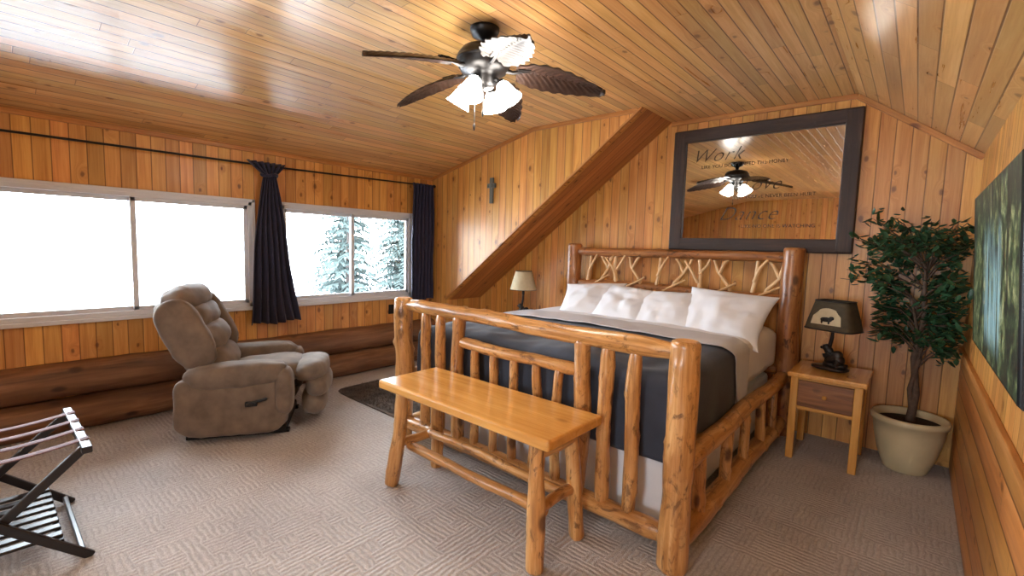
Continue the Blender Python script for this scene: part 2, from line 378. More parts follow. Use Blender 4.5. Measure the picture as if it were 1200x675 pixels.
# trims
tn = [0]
def trim(p0, p1, w=.05, th=.018, up=Vector((0, 0, 1)), mat=m_trim):
    tn[0] += 1; p0 = Vector(p0); p1 = Vector(p1); d = (p1-p0); L = d.length; d.normalize()
    s1 = d.cross(up).normalized(); s2 = s1.cross(d)
    M = Matrix((s1, d, s2)).transposed(); bb = Bd(); bb.box((p0+p1)/2, (th, L, w), M, .004); bb.done('trim_%d' % tn[0], [mat])
trim((XN, YC-.01, ZN+.02), (XS-.01, YC-.01, ZC-.0), .035, .02, up=Vector((0, 1, 0)))
trim((XS, YB-.01, ZC-.02), (X1, YB-.01, ZC-.02), .04, .02)
trim((X1, YB-.01, ZC-.025), (XR, YB-.01, ZK-.025), .04, .02)
trim((XL, YC-.01, ZT-.02), (XK, YC-.01, ZC-.02), .04, .02); trim((XK, YC-.01, ZC-.02), (XS-.05, YC-.01, ZC-.02), .04, .02)
trim((XL+.01, YF, ZT-.02), (XL+.01, YC, ZT-.02), .04, .02)
trim((XR-.01, YF, LZ), (XR-.01, YB, LZ), .04, .02)
# half-log base on window wall
b = Bd()
for z, r in ((.135, .135), (.40, .135)):
    b.log((XL+.005, YF, z), (XL+.005, YC, z), r, r, 0, bend=.006, lump=.04, knobs=1, rnd=False, seg=20)
b.v = [(max(x, XL-.005), y, z) for x, y, z in b.v]
b.done('baseboard_left', [m_dlog])
# windows
def portal(n, loc, sx, sy, rot):
    l = bpy.data.lights.new(n, 'AREA'); l.shape = 'RECTANGLE'; l.size = sy; l.size_y = sx; l.cycles.is_portal = True
    o = bpy.data.objects.new(n, l); COL.objects.link(o); o.location = loc; o.rotation_euler = rot
def window(i, a, c_):
    b = Bd(); x = XL-.03; zc = (Z0+Z1)/2; H = Z1-Z0; W = c_-a; ym = (a+c_)/2
    for y in (a+.02, c_-.02): b.box((x, y, zc), (.09, .04, H), None, .004)
    for z in (Z0+.02, Z1-.02): b.box((x, ym, z), (.09, W, .04), None, .004)
    for k, (ya, yb_, xo) in enumerate(((a+.04, ym+.02, -.015), (ym-.02, c_-.04, .015))):
        for y in (ya+.016, yb_-.016): b.box((x+xo, y, zc), (.03, .036, H-.08), None, .003)
        for z in (Z0+.056, Z1-.056): b.box((x+xo, (ya+yb_)/2, z), (.03, yb_-ya, .034), None, .003)
        b.box((x+xo, (ya+yb_)/2, zc), (.004, yb_-ya-.05, H-.13), None, 0, 1)
    b.box((XL+.012, ym, Z0-.012), (.07, W+.06, .03), None, .005); b.box((XL+.006, ym, Z1+.008), (.03, W+.04, .03), None, .004)
    for y in (a-.008, c_+.008): b.box((XL+.006, y, zc), (.03, .03, H+.04), None, .004)
    b.done('window_%d' % i, [m_white, m_glass])
    portal('portal_window_%d' % i, (XL-.02, ym, zc), W-.05, H-.05, (0, radians(-90), 0))
for i, (a, c_) in enumerate(wins): window(i+1, a, c_)
b = Bd()
xm = (fx0+fx1)/2; zm = (fz0+fz1)/2
for x in (fx0+.02, fx1-.02, xm): b.box((x, YF-.03, zm), (.05, .09, fz1-fz0), None, .004)
for z in (fz0+.02, fz1-.02): b.box((xm, YF-.03, z), (fx1-fx0, .09, .05), None, .004)
b.box((xm, YF-.04, zm), (fx1-fx0-.06, .004, fz1-fz0-.06), None, 0, 1)
b.done('window_4', [m_white, m_glass])
portal('portal_window_4', (xm, YF-.02, zm), fz1-fz0, fx1-fx0, (radians(90), 0, 0))
# unseen fill light added behind the camera, shaped as a flush ceiling fixture
b = Bd(); b.lathe((-.75, -1.3, 0), [(0, ZC), (.17, ZC), (.17, ZC-.03), (.155, ZC-.035)], 36, 0)
b.lathe((-.75, -1.3, 0), [(.155, ZC-.035), (.145, ZC-.07), (.1, ZC-.1), (.0, ZC-.115)], 36, 1)
b.done('added_fill_light', [m_white, m_fill_globe])

# ------------------------------------------------------------ exterior
b = Bd(); b.poly([(-60, -40, -3), (-5.2, -40, -3), (-5.2, 40, -3), (-60, 40, -3)], (0, 0, -.2)); b.done('snowy_ground', [m_snow], recalc=True)
def spruce(x, y, h, rb):
    b = Bd(); z0 = -3; b.tube([(x, y, z0), (x, y, z0+h*.5), (x+.05, y, z0+h)], [.13, .09, .02], 8, 0)
    z = z0+.8
    while z < z0+h-.1:
        f = 1-(z-z0-.8)/(h-.8); R = rb*f**.85+.12; n = max(5, int(7*f)+5)
        for k in range(n):
            a = random.uniform(0, 2*pi); Rk = R*random.uniform(.7, 1.1); d = Vector((cos(a), sin(a), 0)); s = Vector((-sin(a), cos(a), 0))
            m = max(4, int(Rk/.13)); vs = []; fs = []
            for i in range(m):
                t0 = i/m; p = Vector((x, y, z))+d*Rk*t0+Vector((0, 0, -.35*Rk*t0*t0+.06*Rk*sin(t0*3)))
                wd = (.34*(1-t0)+.08)*min(1, .3+Rk*.6)
                for sg in (-1, 1):
                    e = p+s*sg*wd*random.uniform(.6, 1.1)+d*.16+Vector((0, 0, -.1*random.random()-.04)); e2 = p+d*.12
                    o = len(vs); vs += [p, e, e+d*.05+Vector((0, 0, -.05)), e2+Vector((0, 0, -.05))]; fs.append((o, o+1, o+2, o+3))
            b.add(vs, fs, 1, None, False)
        z += random.uniform(.14, .2)+.05*f
    b.done('spruce_tree', [m_tbark, m_spruce])
for x, y, h, rb in ((-9.2, 8.0, 8.5, 1.5), (-12.5, 9.3, 10, 2.0), (-10.5, 6.0, 7.4, 1.0), (-17, 12.5, 12, 2.2), (-15, 8.3, 9.5, 1.6)): spruce(x, y, h, rb)

# ------------------------------------------------------------ curtain rod + curtains
def curtain(name, y0t, y1t, y0b, y1b, zt, zb, pinch=None, folds=7, xc=XL+.085):
    b = Bd()
    def fn(u, v):
        z = zt+(zb-zt)*v; c0 = y0t+(y0b-y0t)*v; c1 = y1t+(y1b-y1t)*v
        ph = sin(u*pi*2*folds+1.1*sin(v*2.2)+.4)
        amp = .028
        if pinch:
            yc, hw, zp = pinch
            if z > zp: k = min(1, (z-zp)/(zt-zp)); e = k**.8
            else: k = min(1, (zp-z)/(zp-zb)); e = k**.62
            c0 = yc-hw+(c0-(yc-hw))*e; c1 = yc+hw+(c1-(yc+hw))*e; amp = .02+.016*e
        y = c0+(c1-c0)*u
        return (xc+amp*ph+.008*noise.noise(Vector((u*9, v*7, 3))), y+.006*sin(v*9+u*5), z+.012*sin(u*9)*v)
    b.surf(fn, folds*14, 60, 0, gfn=lambda u, v: (u, v, 0))
    if pinch:
        b.tube([(xc+.05*cos(a), pinch[0]+(pinch[1]+.012)*sin(a), pinch[2]+.01*sin(2*a)) for a in [i*2*pi/16 for i in range(17)]], .013, 8, 0, False)
    b.done(name, [m_curt], solid=.004)
curtain('curtain', 1.665, 2.02, 1.67, 2.14, 2.23, .69, (1.87, .055, 2.11), 6)
curtain('curtain', 3.54, 3.86, 3.52, 3.86, 2.25, .80, None, 6)
b = Bd(); b.tube([(XL+.085, -3.1, 2.21), (XL+.085, .14, 2.185), (XL+.085, 2, 2.2), (XL+.085, 3.87, 2.24)], .009, 10)
for y in (-2.9, -.2, 1.86, 3.7): b.tube([(XL, y, 2.20), (XL+.085, y, 2.20)], .006, 8); b.box((XL+.004, y, 2.2), (.008, .03, .06))
b.puff((XL+.085, 3.875, 2.24), (.04, .05, .04), None, 2, div=6)
b.done('curtain_rod', [m_black])

# ------------------------------------------------------------ bed
bed = empty('log_bed')
PX0, PX1, FY, HY = -2.883, -.761, 2.094, 4.372
b = Bd()
for x in (PX0, PX1): b.log((x, FY, 0), (x, FY, 1.10), .069, .067, 0, 1, bend=.008, lump=.08, seg=24, knobs=9)
b.log((PX0+.03, FY, 1.05), (PX1-.03, FY, 1.04), .045, .047, 0, 1, bend=.01, lump=.1, taper=.14, knobs=7, seg=20)
b.log((PX0, FY, .16), (PX1, FY, .16), .05, .05, 0, 1, bend=.01, taper=.12)
for x in (-2.27, -1.31): b.log((x, FY, .13), (x, FY, 1.03), .045, .045, 0, 1, bend=.012, lump=.12, knobs=8)
b.log((-2.27, FY, .86), (-1.31, FY, .85), .036, .036, 0, 1, bend=.012, taper=.06)
for x in (-2.62, -2.46, -1.155, -1.0): b.log((x+random.uniform(-.01, .01), FY, .15), (x, FY, 1.03), .037, .036, 0, 1, bend=.014, lump=.14, taper=.07, knobs=10)
for i in range(5):
    x = -2.12+i*.168; b.log((x+random.uniform(-.015, .015), FY, .16), (x, FY, .86), .029, .027, 0, 1, bend=.014, lump=.12, taper=.06)
b.done('footboard', [m_log, m_end], bed)
b = Bd()
for x in (PX0, PX1): b.log((x, HY, 0), (x, HY, 1.56), .085, .08, 0, 1, bend=.008, lump=.07, seg=24)
b.log((PX0, HY, 1.475), (PX1, HY, 1.475), .042, .045, 0, 1, bend=.012, taper=.1)
b.log((PX0, HY, 1.13), (PX1, HY, 1.13), .042, .045, 0, 1, bend=.012, taper=.1)
b.log((PX0, HY, .55), (PX1, HY, .55), .05, .05, 0, 1, bend=.015)
for i in range(9): x = -2.62+i*.2; b.log((x, HY, .55), (x, HY, 1.12), .026, .026, 0, 1)
b.done('headboard', [m_log2, m_end], bed)
b = Bd()
def branch(x0, z0, x1, z1, r=.017, yo=0, curve=.03):
    mx_ = (x0+x1)/2+curve*random.uniform(-1, 1); mz = (z0+z1)/2
    pts = [Vector((x0, HY+yo, z0)).lerp(Vector((mx_, HY+yo-.01, mz)), t_/4) for t_ in range(4)]+[Vector((mx_, HY+yo-.01, mz)).lerp(Vector((x1, HY+yo, z1)), t_/4) for t_ in range(5)]
    b.tube(pts, [r*(1.1-.4*i/8) for i in range(9)], 8, 0, True, 1, lambda l, a: 1+.15*noise.noise(Vector((l*20, cos(a), sin(a)))))
zb_, zt_ = 1.10, 1.50
xs = [-2.70, -2.52, -2.34, -2.13, -1.92, -1.72, -1.50, -1.28, -1.06, -.92]
for i, x in enumerate(xs):
    k = i % 4
    if k == 0: branch(x, zb_, x+.04, zt_, .022); branch(x+.02, 1.26, x+.15, zt_, .015, -.02)
    elif k == 1: branch(x-.05, zb_, x+.07, 1.30, .021); branch(x+.07, 1.30, x-.07, zt_, .015); branch(x+.07, 1.30, x+.16, zt_, .017)
    elif k == 2: branch(x, zb_, x-.02, zt_, .023); branch(x-.01, 1.22, x-.14, 1.42, .014, -.02); branch(x, 1.3, x+.1, zt_-.02, .014, -.02)
    else: branch(x+.07, zb_, x-.06, 1.33, .02); branch(x-.06, 1.33, x-.13, zt_, .015); branch(x-.05, 1.31, x+.07, zt_, .016)
    if i % 2: branch(x-.12, zb_+.02, x+.1, 1.24, .012, -.025)
b.done('headboard_twigs', [m_twig, m_end], bed)
b = Bd()
for x in (PX0, PX1):
    b.log((x, FY, .50), (x, HY, .50), .05, .05, 0, 1, bend=.012, taper=.1)
    b.log((x, FY, .12), (x, HY, .12), .055, .055, 0, 1, bend=.012, taper=.1)
    for i in range(5): y = FY+.36+i*.39; b.log((x, y+random.uniform(-.05, .05), .12), (x, y+random.uniform(-.05, .05), .50), .034, .03, 0, 1)
b.done('side_rails', [m_log, m_end], bed)
b = Bd(); b.box((-1.822, 3.26, .31), (1.92, 2.08, .42), None, .03, 0); b.box((-1.822, 3.26, .69), (1.93, 2.09, .32), None, .06, 0, 4, True)
b.done('mattress_and_skirt', [m_linen], bed)
MX0, MX1, MY0, ZM = -2.80, -.845, 2.185, .875
def edge(e, rr=.07):
    if e <= 0: return e, 0
    if e < rr*pi/2: return rr*sin(e/rr), rr*(1-cos(e/rr))
    return rr, rr+e-rr*pi/2
def drape(y0, y1, up, dropx, dropy, amp=.012, sd=0.0, front=True, skew=0.0):
    rr = .07; Wt = MX1-MX0-2*rr
    def fn(u, v):
        s = -dropx+(Wt+2*dropx)*u
        if s < 0: h, d1 = edge(-s); x = MX0+rr-h
        elif s > Wt: h, d1 = edge(s-Wt); x = MX1-rr+h
        else: x = MX0+rr+s; d1 = 0
        if front:
            s2 = (y1-MY0-rr+dropy)*v-dropy
            if s2 < 0: h, d2 = edge(-s2); y = MY0+rr-h
            else: y = MY0+rr+s2; d2 = 0
        else: y = y0+(y1-y0)*v + skew*max(0, s-Wt)*(1-v); d2 = 0
        d = max(d1, d2) if min(d1, d2) < .02 else sqrt(d1*d1+d2*d2)*.93
        wv = amp*noise.noise(Vector((x*2.4+sd, y*2.6, d*3)))+amp*.6*noise.noise(Vector((x*7+sd, y*6, d*5)))
        if front: wv *= min(1, max(0, (3.1-y)/.5)) if y < 3.1 else 0
        bul = .02*sin(min(1, (x-MX0)/(MX1-MX0) if 0 < (x-MX0) else 0)*pi) if d < .07 else 0
        hang = .012*sin(y*17+x*15)*min(1, d/.3)
        out = up+(wv if d < .1 else .4*wv)
        z = ZM-d+bul+(out if d < .12 else 0)
        if s < 0: x -= (up+hang)*min(1, d/.05)
        if s > Wt: x += (up*.8+hang*.5)*min(1, d/.05)
        if front and s2 < 0: y -= (.5*hang)*min(1, d/.05)
        return (x, y, z)
    return fn
b = Bd(); b.surf(drape(MY0, 3.25, .01, .44, .46, .024), 110, 80, 0); b.done('comforter', [m_comf], bed, solid=.012)
b = Bd(); b.surf(drape(3.06, 3.42, .036, .44, 0, .01, 4, False, .5), 110, 26, 0); b.surf(drape(3.3, 4.28, .024, .3, 0, .008, 9, False), 80, 30, 1); b.done('sheet_fold', [m_sheet, m_linen], bed, solid=.008)
def pillow(x, y, z, w, h, th, tilt, yaw, roll=0):
    M = (Matrix.Rotation(radians(yaw), 3, 'Z') @ Matrix.Rotation(radians(tilt), 3, 'X') @ Matrix.Rotation(radians(roll), 3, 'Z')); sd = random.uniform(0, 50)
    def mk(sg):
        def fn(u, v):
            a = u*2-1; c = v*2-1
            a_, c_ = sin(a*pi/2), sin(c*pi/2)
            k = max(0, (1-a_**2)*(1-c_**2))**.42*(1-.12*(a_*a_+c_*c_))
            px = a_*(1-.09*(1-c_*c_)**1.0 + .04*abs(c_)**3)*w/2; py = c_*(1-.07*(1-a_*a_)+.04*abs(a_)**3)*h/2
            edgef = 1-max(abs(a_), abs(c_))**6
            n_ = noise.noise(Vector((a_*1.8+sd, c_*1.8, sg)))*.24+.16*noise.noise(Vector((a_*4+sd, c_*4, sg)))*1
            return M@Vector((px, py, sg*th/2*k*(1+n_*edgef)))+Vector((x, y, z))
        return fn
    b = Bd(); b.surf(mk(1), 34, 28); n0 = len(b.f); b.surf(mk(-1), 34, 28)
    b.f = b.f[:n0]+[f[::-1] for f in b.f[n0:]]
    b.done('pillow', [m_linen], bed)
pillow(-2.32, 3.82, 1.005, .60, .43, .23, 46, 4, 6)
pillow(-1.94, 3.79, 1.00, .60, .43, .23, 46, -3, -5)
pillow(-1.54, 3.77, .995, .60, .43, .24, 44, -2, 4)
pillow(-1.10, 3.75, 1.01, .65, .47, .25, 50, -4, -3)

# ------------------------------------------------------------ bench
b = Bd()
b.box((-1.775, 1.80, .645), (1.29, .455, .052), None, .012, 0, 3)
LG = [(-2.362, 1.635, -2.31, 1.68), (-1.226, 1.635, -1.27, 1.68), (-1.226, 1.99, -1.27, 1.95), (-2.362, 1.99, -2.31, 1.95)]
for x, y, xt, yt in LG: b.log((x, y, 0), (xt, yt, .625), .043, .036, 1, 2, bend=.01, lump=.14, knobs=9)
for k in (0, 1):
    x = (-2.335, -1.25)[k]; b.log((x, 1.65, .27), (x, 1.97, .27), .028, .028, 1, 2, taper=.04)
    b.log((x, 1.66, .55), (x, 1.96, .55), .026, .026, 1, 2, taper=.04)
b.log((-2.335, 1.74, .235), (-1.25, 1.74, .235), .028, .028, 1, 2, bend=.014); b.log((-2.335, 1.90, .27), (-1.25, 1.90, .27), .025, .025, 1, 2, bend=.014)
b.done('log_bench', [m_plank, m_log, m_end])

# ------------------------------------------------------------ nightstands
def nightstand(x0, x1, y0, y1, z):
    b = Bd(); cx = (x0+x1)/2; cy = (y0+y1)/2; w = x1-x0; d = y1-y0
    b.box((cx, cy, z-.018), (w, d, .036), None, .008, 0, 3)
    i = .045
    for x in (x0+i, x1-i):
        for y in (y0+i, y1-i): b.box((x, y, (z-.036)/2), (.048, .048, z-.036), None, .006, 0)
    H = .23; zc = z-.036-H/2
    for x in (x0+i, x1-i): b.box((x, cy, zc), (.022, d-.12, H), None, .002, 0)
    b.box((cx, y1-i, zc), (w-.12, .022, H), None, .002, 0)
    b.box((cx, y0+i+.004, z-.045), (w-.13, .03, .018), None, .002, 0); b.box((cx, y0+i+.004, z-.036-H+.011), (w-.13, .03, .022), None, .002, 0)
    b.box((cx, y0+i-.006, zc), (w-.135, .03, H-.04), None, .006, 1)
    b.puff((cx, y0+i-.034, zc), (.03, .03, .03), None, 2.2, 0, div=6)
    b.box((cx, cy, z-.036-H-.006), (w-.1, d-.1, .012), None, .001, 0)
    b.done('nightstand', [m_plank, m_drawer])
nightstand(-.655, -.185, 3.87, 4.40, .65)
nightstand(-3.70, -3.14, 3.98, 4.50, .65)

# ------------------------------------------------------------ bear lamps
def bear_lamp(x, y, z, yaw, shade_fn, mats, name):
    root = empty(name)
    b = Bd(); M = Matrix.Rotation(radians(yaw), 3, 'Z'); c0 = Vector((x, y, z+.003))
    P = lambda a, b_, c: M@Vector((a, b_, c))+c0
    b.puff(P(0, 0, .018), (.24, .15, .034), M, 3, 0, .03, 20); b.puff(P(.03, .01, .045), (.16, .1, .04), M, 2.5, 0, .15, 20)
    b.tube([P(-.035, .02, .02), P(-.03, .02, .14), P(-.005, .005, .24), P(0, 0, .32)], [.02, .015, .012, .009], 10, 0)
    b.tube([P(-.03, .02, .12), P(-.07, .02, .18)], [.008, .003], 6, 0)
    b.tube([P(0, 0, .30), P(0, 0, .36)], .014, 10, 0)
    b.done('lamp_base', mats[:1], root)
    b = Bd(); m2 = M@Matrix.Rotation(radians(-35), 3, 'Y')
    b.puff(P(.02, 0, .105), (.13, .068, .075), m2, 2.2); b.puff(P(.055, 0, .085), (.075, .075, .07), M, 2.2)
    b.puff(P(-.035, 0, .165), (.055, .05, .05), M, 2.1); b.puff(P(-.062, 0, .16), (.034, .024, .022), M, 2.1); b.puff(P(-.018, 0, .145), (.06, .05, .06), m2, 2.1)
    for s_ in (-1, 1):
        b.puff(P(-.024, s_*.02, .19), (.016, .008, .016), M, 2)
        b.tube([P(.065, s_*.024, .08), P(.05, s_*.03, .05), P(.06, s_*.03, .03), P(.045, s_*.03, .026)], [.024, .019, .014, .012], 8)
        b.tube([P(-.005, s_*.022, .13), P(-.035, s_*.028, .1), P(-.04, s_*.024, .12)], [.019, .013, .011], 8)
    ob = b.done('bear', mats[:1], root); md = ob.modifiers.new('r', 'REMESH'); md.mode = 'VOXEL'; md.voxel_size = .004; md.use_smooth_shade = True
    b = Bd(); shade_fn(b, Vector((x, y, z)), M); b.done('shade', mats, root)
def rect_shade(b, c, M):
    zs0, zs1 = .31, .52; n = 48
    def ring(hw, hd, z, sc=1):
        out = []
        for k in range(n):
            a = 2*pi*k/n; q = Vector((cos(a), sin(a))); l = (abs(q.x)**5+abs(q.y)**5)**(1/5); q /= l
            out.append(M@Vector((q.x*hw*sc, q.y*hd*sc, z))+c)
        return out
    R = [ring(.165, .12, zs0), ring(.150, .108, zs0+.07), ring(.13, .092, zs0+.15), ring(.115, .08, zs1), ring(.112, .077, zs1), ring(.162, .117, zs0), ring(.165, .12, zs0)]
    vs = [p for r in R for p in r]
    fs = [(i*n+k, i*n+(k+1) % n, (i+1)*n+(k+1) % n, (i+1)*n+k) for i in range(len(R)-1) for k in range(n)]
    b.add(vs, fs, 1)
    for r in (R[0], R[3]): b.tube(r+[r[0]], .005, 6, 0, False)
    for sg in (-1, 1):
        def pan(u, v, off=0.0):
            z = zs0+.04+.12*v; t_ = (z-zs0)/(zs1-zs0); hd = .12-.04*t_; hw = (.165-.05*t_)*.66
            a = (u*2-1)
            zz = z if v < .5 else zs0+.04+.06+.06*(v-.5)*2*sqrt(max(0, 1-a*a*.95))
            return M@Vector((a*hw, sg*(hd+.003+off), zz))+c
        b.surf(lambda u, v: pan(u, v), 16, 8, 2)
        for (uu, vv, sx, sz) in ((.5, .32, .08, .036), (.68, .42, .035, .028), (.36, .2, .014, .034), (.6, .18, .014, .034)):
            b.puff(pan(uu, vv, .002), (sx, .005, sz), M, 2.2, 0, div=6)
def round_shade(b, c, M):
    b.lathe(c, [(.155, .36), (.125, .47), (.095, .575), (.092, .575), (.152, .36), (.155, .36)], 36, 1)
    for r, z in ((.155, .36), (.095, .575)):
        b.lathe(c, [(r+.003*cos(a), z+.003*sin(a)) for a in [i*pi/4 for i in range(9)]], 36, 0)
bear_lamp(-.43, 4.14, .65, -20, rect_shade, [m_brz, m_shadeD, m_shadeL], 'bear_table_lamp')
bear_lamp(-3.43, 4.16, .65, 10, round_shade, [m_brz, m_shadeL], 'bear_table_lamp')

# ------------------------------------------------------------ ficus
b = Bd(); px_, py_ = .045, 4.29
b.lathe((px_, py_, 0), [(.0, .0), (.115, 0), (.125, .01), (.165, .12), (.195, .26), (.205, .345), (.218, .35), (.222, .375), (.215, .392), (.195, .39), (.19, .34), (0, .34)], 40, 0)
b.lathe((px_, py_, 0), [(0, .352), (.1, .35), (.19, .342)], 30, 1)
b.tube([(px_, py_, .33), (px_+.02, py_, .55), (px_-.01, py_+.01, .8), (px_+.02, py_, 1.1), (px_, py_-.02, 1.45)], [.028, .022, .02, .016, .008], 10, 2)
b.tube([(px_+.02, py_+.02, .33), (px_-.015, py_-.01, .58), (px_+.025, py_, .85), (px_-.05, py_-.02, 1.2)], [.018, .016, .013, .007], 8, 2)
tips = []
for i in range(62):
    z = random.uniform(.85, 1.74); a = random.uniform(0, 2*pi)
    f = 1-((z-1.28)/.7)**2; R = (.16+.26*max(0, f))*random.uniform(.65, 1.15)
    c0 = Vector((px_+.02*sin(z*9), py_, min(z-.12, 1.42))); c1 = Vector((px_-.06+R*cos(a), py_-.10+R*sin(a), z+.1*random.random()))
    c1.x = min(c1.x, .225); c1.y = min(c1.y, 4.46)
    if c1.z < 1.32: c1.x = max(c1.x, -.17)
    mid = (c0+c1)/2+Vector((0, 0, .05)); pts = [c0, c0.lerp(mid, .5)+Vector((0, 0, .01)), mid, c1]
    b.tube(pts, [.006, .005, .004, .002], 5, 2); tips.append((mid, c1))
def leaf(p, d, L, mat):
    d = d.normalized(); s = d.cross(Vector((0, 0, 1)));
    if s.length < .1: s = Vector((1, 0, 0))
    s.normalize(); s = (s+Vector((random.uniform(-.5, .5), random.uniform(-.5, .5), random.uniform(-.5, .5)))).normalized(); s = (s-d*s.dot(d)).normalized(); n = d.cross(s)
    w = L*.24
    vs = [p, p+d*L*.3+s*w-n*w*.25, p+d*L*.7+s*w*.7-n*w*.5, p+d*L-n*w*.9, p+d*L*.7-s*w*.7-n*w*.5, p+d*L*.3-s*w-n*w*.25, p+d*L*.3+n*w*.15, p+d*L*.7-n*w*.15]
    if max(v.x for v in vs) > .28 or max(v.y for v in vs) > 4.53 or min(v.x for v in vs) < (-.25 if p.z < 1.32 else -.4): return
    b.add(vs, [(0, 1, 6), (1, 2, 7, 6), (2, 3, 7), (0, 6, 5), (6, 7, 4, 5), (7, 3, 4)], mat, None, True)
for mid, tip in tips:
    for k in range(28):
        p = mid.lerp(tip, random.uniform(-.2, 1.12))+Vector([random.gauss(0, .035) for _ in range(3)])
        d = (tip-mid).normalized()*.6+Vector((random.uniform(-1, 1), random.uniform(-1, 1), random.uniform(-1.1, .35)))
        leaf(p, d, random.uniform(.055, .085), 3)
b.done('potted_ficus', [m_pot, m_soil, m_bark, m_leaf])

# ------------------------------------------------------------ mirror
mir = empty('wall_mirror')
b = Bd(); a0, a1, z0, z1 = -1.865, -.391, 1.519, 2.647; fw = .115; yf = YB-.03
b.box(((a0+a1)/2, yf, z1-fw/2), (a1-a0, .05, fw), None, .01, 0); b.box(((a0+a1)/2, yf, z0+fw/2), (a1-a0, .05, fw), None, .01, 0)
for x in (a0+fw/2, a1-fw/2): b.box((x, yf-.002, (z0+z1)/2), (fw, .05, z1-z0-.01), None, .01, 0)
b.done('frame', [m_barn], mir)
b = Bd(); b.box(((a0+a1)/2, YB-.022, (z0+z1)/2), (a1-a0-2*fw+.02, .006, z1-z0-2*fw+.02), None, 0, 0); b.done('glass', [m_mirror], mir)
m_txt = plain('decal_ink', S(52, 38, 28), .6)
def text(s_, x, z, size, shear=.35, sp=1.0, off=0.0):
    cu = bpy.data.curves.new('decal_'+s_.split()[0].lower(), 'FONT'); cu.body = s_; cu.size = size; cu.shear = shear; cu.extrude = .0006; cu.space_character = sp; cu.offset = off
    cu.materials.append(m_txt); o = bpy.data.objects.new('decal_'+s_.split()[0].lower(), cu); COL.objects.link(o); o.parent = mir
    o.location = (x, YB-.027, z); o.rotation_euler = (radians(90), 0, 0)
text('Work', -1.70, 2.34, .17, .5, 1.1, -.003); text("LIKE YOU DON'T NEED THE MONEY", -1.60, 2.28, .042, 0, 1.05)
text('Love', -1.25, 2.06, .15, .5, 1.1, -.003); text("LIKE YOU'VE NEVER BEEN HURT", -1.30, 1.99, .042, 0, 1.05)
text('Dance', -1.42, 1.80, .17, .5, 1.1, -.003); text('LIKE NO ONE IS WATCHING', -1.22, 1.73, .042, 0, 1.05)

# painting on right wall
b = Bd()
p = [(.248, 3.36, 1.09), (.248, 1.93, 1.09), (.198, 1.93, 1.81), (.198, 3.36, 1.81)]
b.poly(p, (.03, 0, .002), 0)
for i in range(4):
    q0 = Vector(p[i]); q1 = Vector(p[(i+1) % 4]); b.tube([q0+Vector((.012, 0, 0)), q1+Vector((.012, 0, 0))], .014, 4, 1)
b.done('forest_waterfall_painting', [m_paint, m_black], recalc=True)
# cross
b = Bd(); m_cross = gwood('weathered_cross', [S(60, 66, 62), S(96, 100, 92), S(136, 128, 108), S(40, 36, 30)], .6, .3)
b.box((-3.735, YC-.013, 2.135), (.055, .022, .29), None, .006); b.box((-3.735, YC-.016, 2.19), (.13, .022, .05), None, .006); b.puff((-3.735, YC-.03, 2.19), (.05, .02, .05), None, 2.2, 0)
b.done('wall_cross', [m_cross])
b = Bd(); b.box((XL+.004, 3.3, .70), (.008, .075, .115), None, .003); 
for z in (.675, .725): b.box((XL+.009, 3.3, z), (.004, .03, .028), None, .002)
b.done('wall_outlet', [m_black])

# ------------------------------------------------------------ ceiling fan
b = Bd(); FX, FYy = -2.0, 2.0
b.lathe((FX, FYy, 0), [(0, ZC), (.085, ZC), (.085, ZC-.015), (.07, ZC-.045), (.03, ZC-.06), (.02, ZC-.08), (.02, 2.66), (.06, 2.655), (.13, 2.635), (.155, 2.6), (.155, 2.55), (.135, 2.515), (.09, 2.50), (.07, 2.48), (.07, 2.44), (.05, 2.42), (0, 2.415)], 40, 0)
b.lathe((FX, FYy, 0), [(.157, 2.585), (.162, 2.58), (.162, 2.57), (.157, 2.565)], 40, 0)
for k in range(5):
    a = radians(43+72*k); d = Vector((cos(a), sin(a), 0)); s = Vector((-sin(a), cos(a), 0)); c0 = Vector((FX, FYy, 0))
    b.tube([c0+d*.12+Vector((0, 0, 2.53)), c0+d*.17+Vector((0, 0, 2.515)), c0+d*.24+Vector((0, 0, 2.53)), c0+d*.3+Vector((0, 0, 2.525))], [.016, .012, .012, .008], 8, 0)
    b.box(c0+d*.25+Vector((0, 0, 2.524)), (.1, .06, .006), Matrix.Rotation(a, 3, 'Z'), .002, 0)
    tilt = radians(-15)
    def bl(sg):
        def fn(u, v):
            t_ = v; x = .19+.53*t_
            w = .118*(sin(pi*min(1, (t_*.93+.05))**.8))**.7*(1-.28*t_)+.012
            if t_ > .97: w *= .45
            c = u*2-1; yv = c*w*(1+.06*sin(t_*46)*abs(c)**2)
            rib = .0035*sin((t_*15-abs(c)*2.6)*2*pi*.9)*(1-abs(c)**4)+.006*exp(-(c/.07)**2)
            z = 2.53-.05*t_-.045*t_*t_-.02*c*c+rib*(1 if sg > 0 else -1)*-1+sg*.003
            return c0+d*x+s*yv*cos(tilt)+Vector((0, 0, z+yv*sin(tilt)))
        return fn
    b.surf(bl(1), 20, 70, 1); b.surf(bl(-1), 20, 70, 1)
for k in range(4):
    a = radians(20+90*k); d = Vector((cos(a), sin(a), 0)); c0 = Vector((FX, FYy, 0))
    b.tube([c0+d*.04+Vector((0, 0, 2.45)), c0+d*.085+Vector((0, 0, 2.465)), c0+d*.105+Vector((0, 0, 2.44))], .011, 8, 0)
    ax = (d*.5+Vector((0, 0, -.86))).normalized(); M = ax.to_track_quat('Z', 'Y').to_matrix(); o_ = c0+d*.105+Vector((0, 0, 2.45))
    b.lathe(o_, [(.0, 0), (.026, 0), (.028, .02)], 20, 0, M)
    b.lathe(o_, [(.027, .015), (.038, .03), (.048, .06), (.056, .095), (.072, .125), (.074, .129), (.052, .1), (.0, .08)], 28, 2, M)
